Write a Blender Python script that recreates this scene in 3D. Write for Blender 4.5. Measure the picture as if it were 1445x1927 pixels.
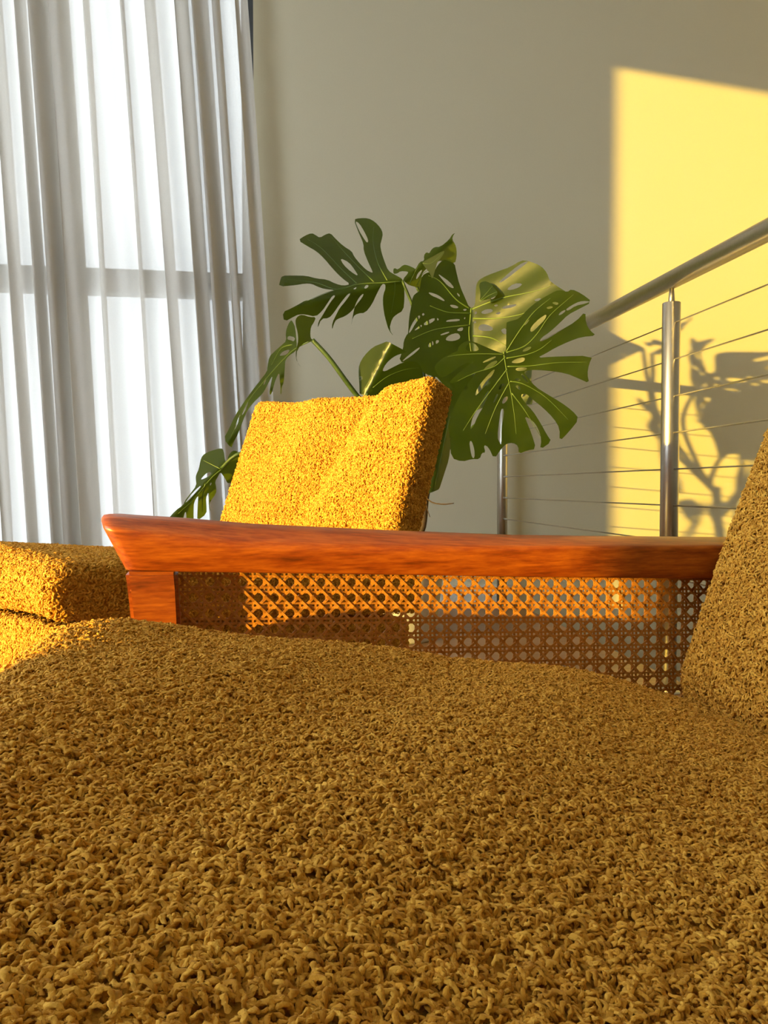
import bpy, bmesh, math, random
import numpy as np
from mathutils import Vector, Matrix
from mathutils.geometry import delaunay_2d_cdt

random.seed(4)
for o in list(bpy.data.objects):
    bpy.data.objects.remove(o, do_unlink=True)
SC = bpy.context.scene
COL = SC.collection

# ------------------------------------------------------------------ camera
FPX, CX, CY = 1450.0, 722.5, 963.5
YAW, PITCH = math.radians(8.3), math.radians(1.84)
CAMZ = 0.56
fh = Vector((math.sin(YAW), math.cos(YAW), 0))
RIGHT = Vector((math.cos(YAW), -math.sin(YAW), 0))
FWD = fh * math.cos(PITCH) + Vector((0, 0, -math.sin(PITCH)))
UP = RIGHT.cross(FWD)
CAM = Vector((0, 0, CAMZ))
cd = bpy.data.cameras.new('camera')
cd.sensor_fit = 'VERTICAL'; cd.sensor_height = 36.0
cd.lens = FPX / 1927.0 * 36.0
cd.clip_start = 0.01
cam = bpy.data.objects.new('camera', cd); COL.objects.link(cam)
cam.matrix_world = Matrix.Translation(CAM) @ Matrix((RIGHT, UP, -FWD)).transposed().to_4x4()
SC.camera = cam

# ------------------------------------------------------------------ light
vs = SC.view_settings
vs.view_transform = 'Standard'; vs.look = 'None'; vs.gamma = 1.0
vs.use_curve_mapping = False
vs.exposure = 1.05
W = bpy.data.worlds.new('evening_sky'); SC.world = W
W.use_nodes = True
bg = W.node_tree.nodes['Background']
bg.inputs[0].default_value = (0.93, 1.0, 1.08, 1)
bg.inputs[1].default_value = 3.0
SUN_AZ = math.radians(27)
SUN_DROP = 0.080
sdir = Vector((math.cos(SUN_AZ), math.sin(SUN_AZ), -SUN_DROP * math.cos(SUN_AZ))).normalized()
sl = bpy.data.lights.new('sun', 'SUN')
sl.energy = 6.0; sl.color = (1.0, 0.62, 0.075); sl.angle = math.radians(0.55)
so = bpy.data.objects.new('sun_offscreen', sl); COL.objects.link(so)
so.location = (-6, -2, 4)
so.rotation_euler = sdir.to_track_quat('-Z', 'Y').to_euler()

# ------------------------------------------------------------------ helpers
def px(x, y, d):
    """photo pixel at optical depth d -> world point"""
    return CAM + d * (FWD + RIGHT * ((x - CX) / FPX) - UP * ((y - CY) / FPX))

def cw(X, Z, z=0.0):
    """horizontal camera coordinates (right, ahead) and height above the lens -> world"""
    v = RIGHT * X + fh * Z
    return Vector((v.x, v.y, CAMZ + z))

def tag(o, label=None, cat=None, group=None, kind=None):
    if label: o['label'] = label
    if cat: o['category'] = cat
    if group: o['group'] = group
    if kind: o['kind'] = kind
    return o

def link(name, me, mat=None, parent=None):
    o = bpy.data.objects.new(name, me)
    COL.objects.link(o)
    if mat is not None and me is not None: me.materials.append(mat)
    if parent is not None:
        o.parent = parent
        o.matrix_parent_inverse = Matrix.Translation(parent.location).inverted()
    return o

def empty(name, loc, label, cat, group=None):
    o = bpy.data.objects.new(name, None); COL.objects.link(o)
    o.location = loc; o.empty_display_size = 0.1
    return tag(o, label, cat, group)

def mesh_np(name, V, F, smooth=True):
    me = bpy.data.meshes.new(name)
    V = np.asarray(V, dtype=np.float32); F = np.asarray(F, dtype=np.int32)
    k = F.shape[1]
    me.vertices.add(len(V)); me.vertices.foreach_set('co', V.ravel())
    me.loops.add(F.size); me.loops.foreach_set('vertex_index', F.ravel())
    me.polygons.add(len(F))
    me.polygons.foreach_set('loop_start', np.arange(len(F), dtype=np.int32) * k)
    me.polygons.foreach_set('use_smooth', np.full(len(F), smooth))
    me.update(); me.validate()
    return me

def bm_mesh(name, bm, smooth=False):
    bmesh.ops.recalc_face_normals(bm, faces=bm.faces)
    me = bpy.data.meshes.new(name); bm.to_mesh(me); bm.free()
    if smooth:
        me.polygons.foreach_set('use_smooth', np.full(len(me.polygons), True))
    return me

def add_box(bm, c, s, R=None):
    vs_ = []
    for x in (-.5, .5):
        for y in (-.5, .5):
            for z in (-.5, .5):
                v = Vector((x * s[0], y * s[1], z * s[2]))
                if R is not None: v = R @ v
                vs_.append(bm.verts.new(v + Vector(c)))
    for f in ((0, 1, 3, 2), (4, 6, 7, 5), (0, 4, 5, 1), (2, 3, 7, 6), (0, 2, 6, 4), (1, 5, 7, 3)):
        bm.faces.new([vs_[i] for i in f])

def box_obj(name, c, s, mat, parent=None, R=None, bevel=0.0):
    bm = bmesh.new(); add_box(bm, c, s, R)
    if bevel > 0:
        bmesh.ops.recalc_face_normals(bm, faces=bm.faces)
        bmesh.ops.bevel(bm, geom=bm.edges[:], offset=bevel, segments=2, affect='EDGES')
    return link(name, bm_mesh(name, bm), mat, parent)

def tube_mesh(name, pts, rad, sides=12, cap=True):
    pts = [Vector(p) for p in pts]; n = len(pts)
    if not hasattr(rad, '__len__'): rad = [rad] * n
    bm = bmesh.new(); rings = []
    ref = None
    for i, p in enumerate(pts):
        t = (pts[min(i + 1, n - 1)] - pts[max(i - 1, 0)]).normalized()
        if ref is None:
            ref = t.orthogonal().normalized()
        ref = (ref - t * ref.dot(t)).normalized()
        b = t.cross(ref)
        rings.append([bm.verts.new(p + (ref * math.cos(a) + b * math.sin(a)) * rad[i])
                      for a in [2 * math.pi * k / sides for k in range(sides)]])
    for i in range(n - 1):
        for k in range(sides):
            bm.faces.new((rings[i][k], rings[i][(k + 1) % sides], rings[i + 1][(k + 1) % sides], rings[i + 1][k]))
    if cap:
        bm.faces.new(rings[0][::-1]); bm.faces.new(rings[-1])
    return bm_mesh(name, bm, True)

def smooth_path(pts, sub=6):
    pts = [Vector(p) for p in pts]; out = []
    n = len(pts)
    for i in range(n - 1):
        p0 = pts[max(i - 1, 0)]; p1 = pts[i]; p2 = pts[i + 1]; p3 = pts[min(i + 2, n - 1)]
        for k in range(sub):
            t = k / sub
            out.append(0.5 * ((2 * p1) + (p2 - p0) * t + (2 * p0 - 5 * p1 + 4 * p2 - p3) * t * t
                              + (3 * p1 - p0 - 3 * p2 + p3) * t ** 3))
    out.append(pts[-1])
    return out

def lathe_mesh(name, prof, c, sides=48):
    bm = bmesh.new(); rings = []
    for r, z in prof:
        rings.append([bm.verts.new((c[0] + r * math.cos(2 * math.pi * k / sides),
                                    c[1] + r * math.sin(2 * math.pi * k / sides), c[2] + z)) for k in range(sides)])
    for i in range(len(prof) - 1):
        for k in range(sides):
            bm.faces.new((rings[i][k], rings[i][(k + 1) % sides], rings[i + 1][(k + 1) % sides], rings[i + 1][k]))
    bm.faces.new(rings[0][::-1]); bm.faces.new(rings[-1])
    return bm_mesh(name, bm, True)

# ------------------------------------------------------------------ materials
def new_mat(name):
    m = bpy.data.materials.new(name); m.use_nodes = True
    nt = m.node_tree
    return m, nt, nt.nodes['Principled BSDF'], nt.nodes['Material Output']

def ramp(nt, stops):
    r = nt.nodes.new('ShaderNodeValToRGB')
    e = r.color_ramp.elements
    while len(e) < len(stops): e.new(0.5)
    for i, (p, c) in enumerate(stops):
        e[i].position = p; e[i].color = (*c, 1)
    return r

def noise(nt, scale, detail=3, rough=0.55, vec=None):
    n = nt.nodes.new('ShaderNodeTexNoise')
    n.inputs['Scale'].default_value = scale; n.inputs['Detail'].default_value = detail
    n.inputs['Roughness'].default_value = rough
    if vec is not None: nt.links.new(vec, n.inputs['Vector'])
    return n

def obj_co(nt, scale=(1, 1, 1), rotz=0.0):
    tc = nt.nodes.new('ShaderNodeTexCoord'); mp = nt.nodes.new('ShaderNodeMapping')
    mp.inputs['Scale'].default_value = scale
    mp.inputs['Rotation'].default_value = (0, 0, rotz)
    nt.links.new(tc.outputs['Object'], mp.inputs['Vector'])
    return mp.outputs['Vector']

def bump(nt, h, strength, dist, bsdf):
    b = nt.nodes.new('ShaderNodeBump')
    b.inputs['Strength'].default_value = strength; b.inputs['Distance'].default_value = dist
    nt.links.new(h, b.inputs['Height']); nt.links.new(b.outputs['Normal'], bsdf.inputs['Normal'])

def mat_fabric(name, dark, mid, light):
    m, nt, p, out = new_mat(name)
    v = nt.nodes.new('ShaderNodeNewGeometry').outputs['Position']
    n1 = noise(nt, 260, 3, 0.6, v)
    oi = nt.nodes.new('ShaderNodeObjectInfo')
    mx = nt.nodes.new('ShaderNodeMix'); mx.data_type = 'FLOAT'; mx.inputs[0].default_value = 0.45
    nt.links.new(n1.outputs['Fac'], mx.inputs[2]); nt.links.new(oi.outputs['Random'], mx.inputs[3])
    r = ramp(nt, [(0.25, dark), (0.50, mid), (0.75, light)])
    nt.links.new(mx.outputs[0], r.inputs['Fac'])
    nt.links.new(r.outputs['Color'], p.inputs['Base Color'])
    p.inputs['Roughness'].default_value = 0.8
    p.inputs['Sheen Weight'].default_value = 0.12
    p.inputs['Sheen Roughness'].default_value = 0.5
    p.inputs['Sheen Tint'].default_value = (1, 0.8, 0.45, 1)
    p.inputs['Specular IOR Level'].default_value = 0.2
    n2 = noise(nt, 1400, 3, 0.7, v)
    bump(nt, n2.outputs['Fac'], 0.5, 0.0008, p)
    return m

def mat_wood(name, a, b, rot, rough=0.33):
    m, nt, p, out = new_mat(name)
    v = obj_co(nt, (9, 90, 90), rot)
    n1 = noise(nt, 1.2, 6, 0.65, v)
    v2 = obj_co(nt, (30, 420, 420), rot)
    n2 = noise(nt, 1.0, 3, 0.6, v2)
    mx = nt.nodes.new('ShaderNodeMix'); mx.data_type = 'FLOAT'
    mx.inputs[0].default_value = 0.4
    nt.links.new(n1.outputs['Fac'], mx.inputs[2]); nt.links.new(n2.outputs['Fac'], mx.inputs[3])
    r = ramp(nt, [(0.32, tuple(c * 0.45 for c in a)), (0.45, a), (0.66, b)])
    nt.links.new(mx.outputs[0], r.inputs['Fac'])
    nt.links.new(r.outputs['Color'], p.inputs['Base Color'])
    p.inputs['Roughness'].default_value = rough
    p.inputs['Coat Weight'].default_value = 0.12
    p.inputs['Coat Roughness'].default_value = 0.22
    bump(nt, n2.outputs['Fac'], 0.12, 0.0006, p)
    return m

def mat_plain(name, col, rough=0.6, metal=0.0, nscale=60, var=0.08, bmp=0.0):
    m, nt, p, out = new_mat(name)
    n1 = noise(nt, nscale, 4, 0.6, obj_co(nt))
    r = ramp(nt, [(0.3, tuple(c * (1 - var) for c in col)), (0.7, tuple(min(1, c * (1 + var)) for c in col))])
    nt.links.new(n1.outputs['Fac'], r.inputs['Fac'])
    nt.links.new(r.outputs['Color'], p.inputs['Base Color'])
    p.inputs['Roughness'].default_value = rough
    p.inputs['Metallic'].default_value = metal
    if bmp: bump(nt, n1.outputs['Fac'], bmp, 0.002, p)
    return m

def mat_steel(name):
    m, nt, p, out = new_mat(name)
    v = obj_co(nt, (900, 900, 4))
    n1 = noise(nt, 1.0, 2, 0.5, v)
    r = ramp(nt, [(0.3, (0.50, 0.47, 0.42)), (0.7, (0.62, 0.59, 0.53))])
    nt.links.new(n1.outputs['Fac'], r.inputs['Fac'])
    nt.links.new(r.outputs['Color'], p.inputs['Base Color'])
    p.inputs['Metallic'].default_value = 1.0
    p.inputs['Roughness'].default_value = 0.33
    return m

def mat_curtain(name):
    m, nt, p, out = new_mat(name)
    nt.nodes.remove(p)
    v = obj_co(nt, (700, 700, 700))
    n1 = noise(nt, 1.0, 2, 0.6, v)
    r = ramp(nt, [(0.3, (0.62, 0.59, 0.54)), (0.7, (0.70, 0.67, 0.62))])
    nt.links.new(n1.outputs['Fac'], r.inputs['Fac'])
    df = nt.nodes.new('ShaderNodeBsdfDiffuse'); tl = nt.nodes.new('ShaderNodeBsdfTranslucent')
    tr = nt.nodes.new('ShaderNodeBsdfTransparent')
    nt.links.new(r.outputs['Color'], df.inputs['Color']); nt.links.new(r.outputs['Color'], tl.inputs['Color'])
    m1 = nt.nodes.new('ShaderNodeMixShader'); m1.inputs[0].default_value = 0.17
    nt.links.new(df.outputs[0], m1.inputs[1]); nt.links.new(tl.outputs[0], m1.inputs[2])
    m2 = nt.nodes.new('ShaderNodeMixShader'); m2.inputs[0].default_value = 0.075
    nt.links.new(m1.outputs[0], m2.inputs[1]); nt.links.new(tr.outputs[0], m2.inputs[2])
    nt.links.new(m2.outputs[0], out.inputs['Surface'])
    return m

def mat_glass(name):
    m, nt, p, out = new_mat(name)
    nt.nodes.remove(p)
    tr = nt.nodes.new('ShaderNodeBsdfTransparent'); gl = nt.nodes.new('ShaderNodeBsdfGlossy')
    tr.inputs[0].default_value = (0.96, 0.98, 0.98, 1); gl.inputs['Roughness'].default_value = 0.02
    mx = nt.nodes.new('ShaderNodeMixShader'); mx.inputs[0].default_value = 0.05
    nt.links.new(tr.outputs[0], mx.inputs[1]); nt.links.new(gl.outputs[0], mx.inputs[2])
    nt.links.new(mx.outputs[0], out.inputs['Surface'])
    return m

def mat_leaf(name, dark, light, trans, tfac=0.42):
    m, nt, p, out = new_mat(name)
    v = obj_co(nt)
    n1 = noise(nt, 9, 4, 0.6, v)
    r = ramp(nt, [(0.3, dark), (0.72, light)])
    nt.links.new(n1.outputs['Fac'], r.inputs['Fac'])
    nt.links.new(r.outputs['Color'], p.inputs['Base Color'])
    p.inputs['Roughness'].default_value = 0.34
    p.inputs['Specular IOR Level'].default_value = 0.5
    bump(nt, noise(nt, 70, 3, 0.6, v).outputs['Fac'], 0.15, 0.002, p)
    tl = nt.nodes.new('ShaderNodeBsdfTranslucent'); tl.inputs[0].default_value = (*trans, 1)
    mx = nt.nodes.new('ShaderNodeMixShader'); mx.inputs[0].default_value = tfac
    nt.links.new(p.outputs[0], mx.inputs[1]); nt.links.new(tl.outputs[0], mx.inputs[2])
    nt.links.new(mx.outputs[0], out.inputs['Surface'])
    return m

M_FAB = mat_fabric('mustard_boucle', (0.50, 0.22, 0.018), (0.71, 0.345, 0.033), (0.86, 0.48, 0.070))
AROT = math.radians(4.7)
M_WOOD = mat_wood('red_teak', (0.30, 0.055, 0.005), (0.58, 0.15, 0.014), -AROT)
M_WOODP = mat_wood('teak_post', (0.28, 0.055, 0.006), (0.52, 0.14, 0.014), -AROT)
M_CANE = mat_plain('cane', (0.56, 0.235, 0.040), 0.45, nscale=400, var=0.18)
M_WALL = mat_plain('wall_paint', (0.70, 0.66, 0.51), 0.85, nscale=160, var=0.015, bmp=0.05)
M_CEIL = mat_plain('ceiling_paint', (0.72, 0.70, 0.64), 0.9, nscale=60, var=0.02)
M_FLOOR = mat_wood('floor_timber', (0.25, 0.13, 0.06), (0.40, 0.23, 0.11), 0.0, 0.4)
M_FRAME = mat_plain('charcoal_aluminium', (0.045, 0.05, 0.06), 0.45, nscale=40)
M_STEEL = mat_steel('brushed_steel')
M_CURT = mat_curtain('sheer_linen')
M_GLASS = mat_glass('window_glass')
M_WHITE = mat_plain('white_trim', (0.75, 0.74, 0.70), 0.5, nscale=30, var=0.02)
M_LEAF = mat_leaf('leaf_deep', (0.007, 0.019, 0.002), (0.023, 0.042, 0.0035), (0.38, 0.55, 0.015), 0.20)
M_LEAFL = mat_leaf('leaf_fresh', (0.009, 0.022, 0.002), (0.030, 0.044, 0.004), (0.44, 0.58, 0.02), 0.20)
M_VEIN = mat_plain('leaf_vein', (0.12, 0.19, 0.03), 0.45, nscale=50)
M_STEM = mat_plain('plant_stem', (0.045, 0.085, 0.015), 0.5, nscale=40, var=0.3)
M_ROOT = mat_plain('aerial_root', (0.05, 0.028, 0.015), 0.8, nscale=80, var=0.3)
M_POT = mat_plain('pale_pot', (0.55, 0.54, 0.50), 0.6, nscale=30, var=0.05)
M_SOIL = mat_plain('soil', (0.04, 0.025, 0.015), 0.95, nscale=120, var=0.4, bmp=0.5)
M_BLACK = mat_plain('black_metal', (0.02, 0.02, 0.022), 0.5, nscale=40)

# ------------------------------------------------------------------ room shell
WALLY = 3.60; LX = -2.6; RX = 4.2; CEIL = 3.35; FLOOR_EDGE = 1.16; LOWZ = -2.7; YB = -3.2
WX1 = px(479, 500, 3.55).x                       # right jamb of the curtained window
WX0 = LX + 0.18
WZ0, WZ1 = 0.06, 3.12
# sun window in the left wall: found by following the sun back from where its light lands
def back_to_left(p, x=LX):
    return p + sdir * ((x - p.x) / sdir.x)
def on_wall(x, y):
    d = px(x, y, 1.0) - CAM
    return CAM + d * (WALLY / d.y)
pw = on_wall(1160, 400); pc = cw(-0.2376 + 0.9744 * 0.46, 0.659 + 0.225 * 0.46)
SY1 = back_to_left(pw).y
SY0 = back_to_left(pc, LX - 0.16).y          # near jamb shades with its outer edge
ptop = on_wall(1156, 128)
SZ1 = back_to_left(ptop, LX - 0.16).z
SZ0 = 0.10

def struct(name, boxes, mat):
    bm = bmesh.new()
    for (x0, x1, y0, y1, z0, z1) in boxes:
        add_box(bm, ((x0 + x1) / 2, (y0 + y1) / 2, (z0 + z1) / 2), (x1 - x0, y1 - y0, z1 - z0))
    return tag(link(name, bm_mesh(name, bm), mat), kind='structure')

T = 0.16
struct('floor', [(LX - T, FLOOR_EDGE, YB, WALLY + T, -0.22, 0.0)], M_FLOOR)
struct('floor_lower', [(LX - T, RX + T, YB, WALLY + T, LOWZ - 0.1, LOWZ)], M_FLOOR)
struct('ceiling', [(LX - T, RX + T, YB, WALLY + T, CEIL, CEIL + 0.15)], M_CEIL)
struct('wall_back', [(WX1, RX + T, WALLY, WALLY + T, LOWZ, CEIL),
                     (LX - T, WX0, WALLY, WALLY + T, LOWZ, CEIL),
                     (WX0, WX1, WALLY, WALLY + T, WZ1, CEIL),
                     (WX0, WX1, WALLY, WALLY + T, LOWZ, WZ0)], M_WALL)
struct('wall_left', [(LX - T, LX, YB, SY0, LOWZ, CEIL), (LX - T, LX, SY1, WALLY, LOWZ, CEIL),
                     (LX - T, LX, SY0, SY1, SZ1, CEIL), (LX - T, LX, SY0, SY1, LOWZ, SZ0)], M_WALL)
struct('wall_rear', [(LX - T, RX + T, YB - T, YB, LOWZ, CEIL)], M_WALL)
struct('wall_right', [(RX, RX + T, YB, WALLY, LOWZ, CEIL)], M_WALL)
struct('baseboard_back', [(WX1 + 0.02, FLOOR_EDGE, WALLY - 0.014, WALLY - 0.0005, 0.0005, 0.09)], M_WHITE)
# curtained window: frame, transom and two panes
FW = 0.055
zt = px(230, 533, 3.5).z
w1 = struct('window_1', [(WX0, WX0 + FW, WALLY + 0.03, WALLY + 0.10, WZ0, WZ1), (WX1 - FW, WX1, WALLY + 0.03, WALLY + 0.10, WZ0, WZ1),
                         (WX0, WX1, WALLY + 0.03, WALLY + 0.10, WZ0, WZ0 + FW), (WX0, WX1, WALLY + 0.03, WALLY + 0.10, WZ1 - FW, WZ1),
                         (WX0, WX1, WALLY + 0.02, WALLY + 0.11, zt - 0.052, zt + 0.052)], M_FRAME)
for (a, b) in ((WZ0 + FW, zt - 0.052), (zt + 0.052, WZ1 - FW)):
    box_obj('pane', ((WX0 + WX1) / 2, WALLY + 0.065, (a + b) / 2), (WX1 - WX0 - 2 * FW, 0.006, b - a), M_GLASS, w1)
FT = 0.03
w2 = struct('window_2', [(LX - 0.10, LX - 0.05, SY0 - 0.02, SY0, SZ0, SZ1), (LX - 0.10, LX - 0.05, SY1, SY1 + 0.02, SZ0, SZ1),
                         (LX - 0.10, LX - 0.05, SY0, SY1, SZ0, SZ0 + FT), (LX - 0.10, LX - 0.05, SY0, SY1, SZ1, SZ1 + 0.02)], M_FRAME)
box_obj('pane', (LX - 0.075, (SY0 + SY1) / 2, (SZ0 + SZ1) / 2), (0.006, SY1 - SY0, SZ1 - SZ0), M_GLASS, w2)

# ------------------------------------------------------------------ sheer curtain
def build_curtain():
    rng = np.random.RandomState(11)
    ns, nz = 900, 60
    s = np.linspace(0, 1, ns)
    x_l, x_r = LX + 0.12, WX1 - 0.075
    # folds of uneven width: a warped phase that every row shares
    warp = s * 22.4 + 0.40 * np.sin(2 * np.pi * 3.1 * s + 0.6) + 0.16 * np.sin(2 * np.pi * 7.3 * s + 2.0)
    amp = (0.95 + 0.22 * np.sin(2 * np.pi * 4.7 * s + 1.1) + 0.15 * np.sin(2 * np.pi * 11.3 * s)) * np.clip((1 - s) / 0.02, 0.25, 1)
    V = []
    for j in range(nz + 1):
        z = 0.03 + (CEIL - 0.09) * j / nz
        h = z / CEIL
        lean = 0.21 * (1 - h) ** 0.8
        ph = 2 * np.pi * warp + 0.5 * np.sin(3 * s * 7 + 2.0 * h)
        x = x_l + (x_r - x_l) * s + lean * (0.55 + 0.45 * s) + 0.008 * amp * np.sin(2 * ph + 0.4) \
            + 0.037 * amp * np.sin(ph + 1.3 + 0.5 * h)
        y = WALLY - 0.115 + 0.045 * amp * np.cos(ph) * (0.8 + 0.3 * (1 - h)) + 0.012 * np.sin(2.7 * ph + 5 * h)
        y = np.minimum(y, WALLY - 0.02)
        V.append(np.stack([x, y, np.full(ns, z)], 1))
    V = np.concatenate(V)
    i = np.arange(ns - 1)
    F = np.concatenate([np.stack([j * ns + i, j * ns + i + 1, (j + 1) * ns + i + 1, (j + 1) * ns + i], 1) for j in range(nz)])
    base = Vector(((x_l + x_r) / 2, WALLY - 0.115, 0.03))
    o = link('sheer_curtain', mesh_np('sheer_curtain', V, F), M_CURT)
    return tag(o, 'sheer off-white curtain hanging in soft folds before the tall window', 'curtain')
build_curtain()
trk = box_obj('curtain_track', ((LX + WX1) / 2 + 0.05, WALLY - 0.115, CEIL - 0.0305), (WX1 - LX - 0.1, 0.03, 0.058), M_WHITE, bevel=0.004)
tag(trk, 'white ceiling track carrying the sheer curtain', 'curtain track')

# ------------------------------------------------------------------ cushions
def hsh(ix, iy, iz, k):
    with np.errstate(over='ignore'):
        h = (ix.astype(np.uint32) * np.uint32(73856093)) ^ (iy.astype(np.uint32) * np.uint32(19349663)) \
            ^ (iz.astype(np.uint32) * np.uint32(83492791)) ^ np.uint32((k * 2654435761) & 0xffffffff)
        h ^= h >> np.uint32(16); h *= np.uint32(0x45d9f3b); h ^= h >> np.uint32(15)
        h *= np.uint32(0x2c1b3c6d); h ^= h >> np.uint32(13)
    return h.astype(np.float32) / np.float32(4294967295.0)

def tufts(P, cell, seed=0, elong=0.72):
    """yarn nubs: each lattice cell holds one stretched bump; returns 0..1 height"""
    Q = (P / cell).astype(np.float32) + 500.0
    I = np.floor(Q).astype(np.int32)
    H = np.zeros(len(P), np.float32)
    for dx in (-1, 0, 1):
        for dy in (-1, 0, 1):
            for dz in (-1, 0, 1):
                ix, iy, iz = I[:, 0] + dx, I[:, 1] + dy, I[:, 2] + dz
                r = [hsh(ix, iy, iz, seed + k) for k in range(6)]
                qx = Q[:, 0] - ix - r[0]; qy = Q[:, 1] - iy - r[1]; qz = Q[:, 2] - iz - r[2]
                th = r[3] * (2 * np.pi); u = r[4] * 2 - 1; w = np.sqrt(1 - u * u)
                al = qx * (w * np.cos(th)) + qy * (w * np.sin(th)) + qz * u
                d2 = qx * qx + qy * qy + qz * qz - elong * al * al
                v = (0.55 + 0.45 * r[5]) * np.sqrt(np.clip(1 - d2 / 0.30, 0, 1))
                np.maximum(H, v, out=H)
    return H

def seg(*parts):
    """joined coordinate array: parts of (start, stop, step)"""
    out = []
    for a, b, st in parts:
        n = max(1, int(round(abs(b - a) / st)))
        out.append(np.linspace(a, b, n + 1)[:-1])
    out.append(np.array([parts[-1][1]]))
    return np.concatenate(out)

def cushion(name, xs, ys, zs, r, deform, mat, parent, amp, cell, skip=(), lump=0.0, dens=None, size=1.0, edge=None, relief=1.0, grain=None):
    h = np.array([xs[-1], ys[-1], zs[-1]]); lo = np.array([xs[0], ys[0], zs[0]])
    c = (h + lo) / 2; hh = (h - lo) / 2
    PV, FV, base = [], [], 0
    for ax, side in ((0, 0), (0, 1), (1, 0), (1, 1), (2, 0), (2, 1)):
        if (ax, side) in skip: continue
        A = [xs, ys, zs]; o1, o2 = [k for k in range(3) if k != ax]
        U, Vv = np.meshgrid(A[o1], A[o2], indexing='ij')
        P = np.zeros((U.size, 3)); P[:, o1] = U.ravel(); P[:, o2] = Vv.ravel()
        P[:, ax] = A[ax][-1] if side else A[ax][0]
        n1, n2 = U.shape
        i, j = np.meshgrid(np.arange(n1 - 1), np.arange(n2 - 1), indexing='ij')
        q = (i * n2 + j).ravel()
        F = np.stack([q, q + n2, q + n2 + 1, q + 1], 1)
        flip = (side == 0) ^ (ax == 1)
        if flip: F = F[:, ::-1]
        PV.append(P); FV.append(F + base); base += len(P)
    P = np.concatenate(PV); F = np.concatenate(FV)
    key = np.round((P - lo) * 1e5).astype(np.int64)
    key = (key[:, 0] * 4000003 + key[:, 1]) * 4000003 + key[:, 2]
    _, first, inv = np.unique(key, return_index=True, return_inverse=True)
    P = P[first]; F = inv.reshape(-1)[F]
    inner = np.clip(P - c, -(hh - r), hh - r)
    d = P - c - inner
    ln = np.linalg.norm(d, axis=1, keepdims=True); ln[ln == 0] = 1
    B = inner + d / ln * r + c
    V = deform(B)
    def normals(V):
        e1 = V[F[:, 2]] - V[F[:, 0]]; e2 = V[F[:, 3]] - V[F[:, 1]]
        fn = np.cross(e1, e2)
        N = np.stack([sum(np.bincount(F[:, k], fn[:, a], len(V)) for k in range(4)) for a in range(3)], 1)
        return N / np.maximum(np.linalg.norm(N, axis=1, keepdims=True), 1e-12)
    N = normals(V)
    if np.sum(N * (V - V.mean(0))) < 0:
        F = np.ascontiguousarray(F[:, ::-1]); N = -N
    t = tufts(B, cell, seed=len(name))
    D = amp * (t - 0.45)
    if lump:
        D += lump * (np.sin(B[:, 0] * 23 + 1) * np.sin(B[:, 1] * 17 + 2) + 0.5 * np.sin(B[:, 0] * 51 + B[:, 1] * 43))
    if edge is not None: D *= edge(B)
    o = link(name, mesh_np(name, V + N * (D[:, None] - 0.0022), F), mat, parent)
    if dens is not None:
        bpy.context.view_layer.update()
        pile(o, V - N * 0.0016, N, F, dens, size, mat, len(F) % 1000, relief, grain)
    return o

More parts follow.
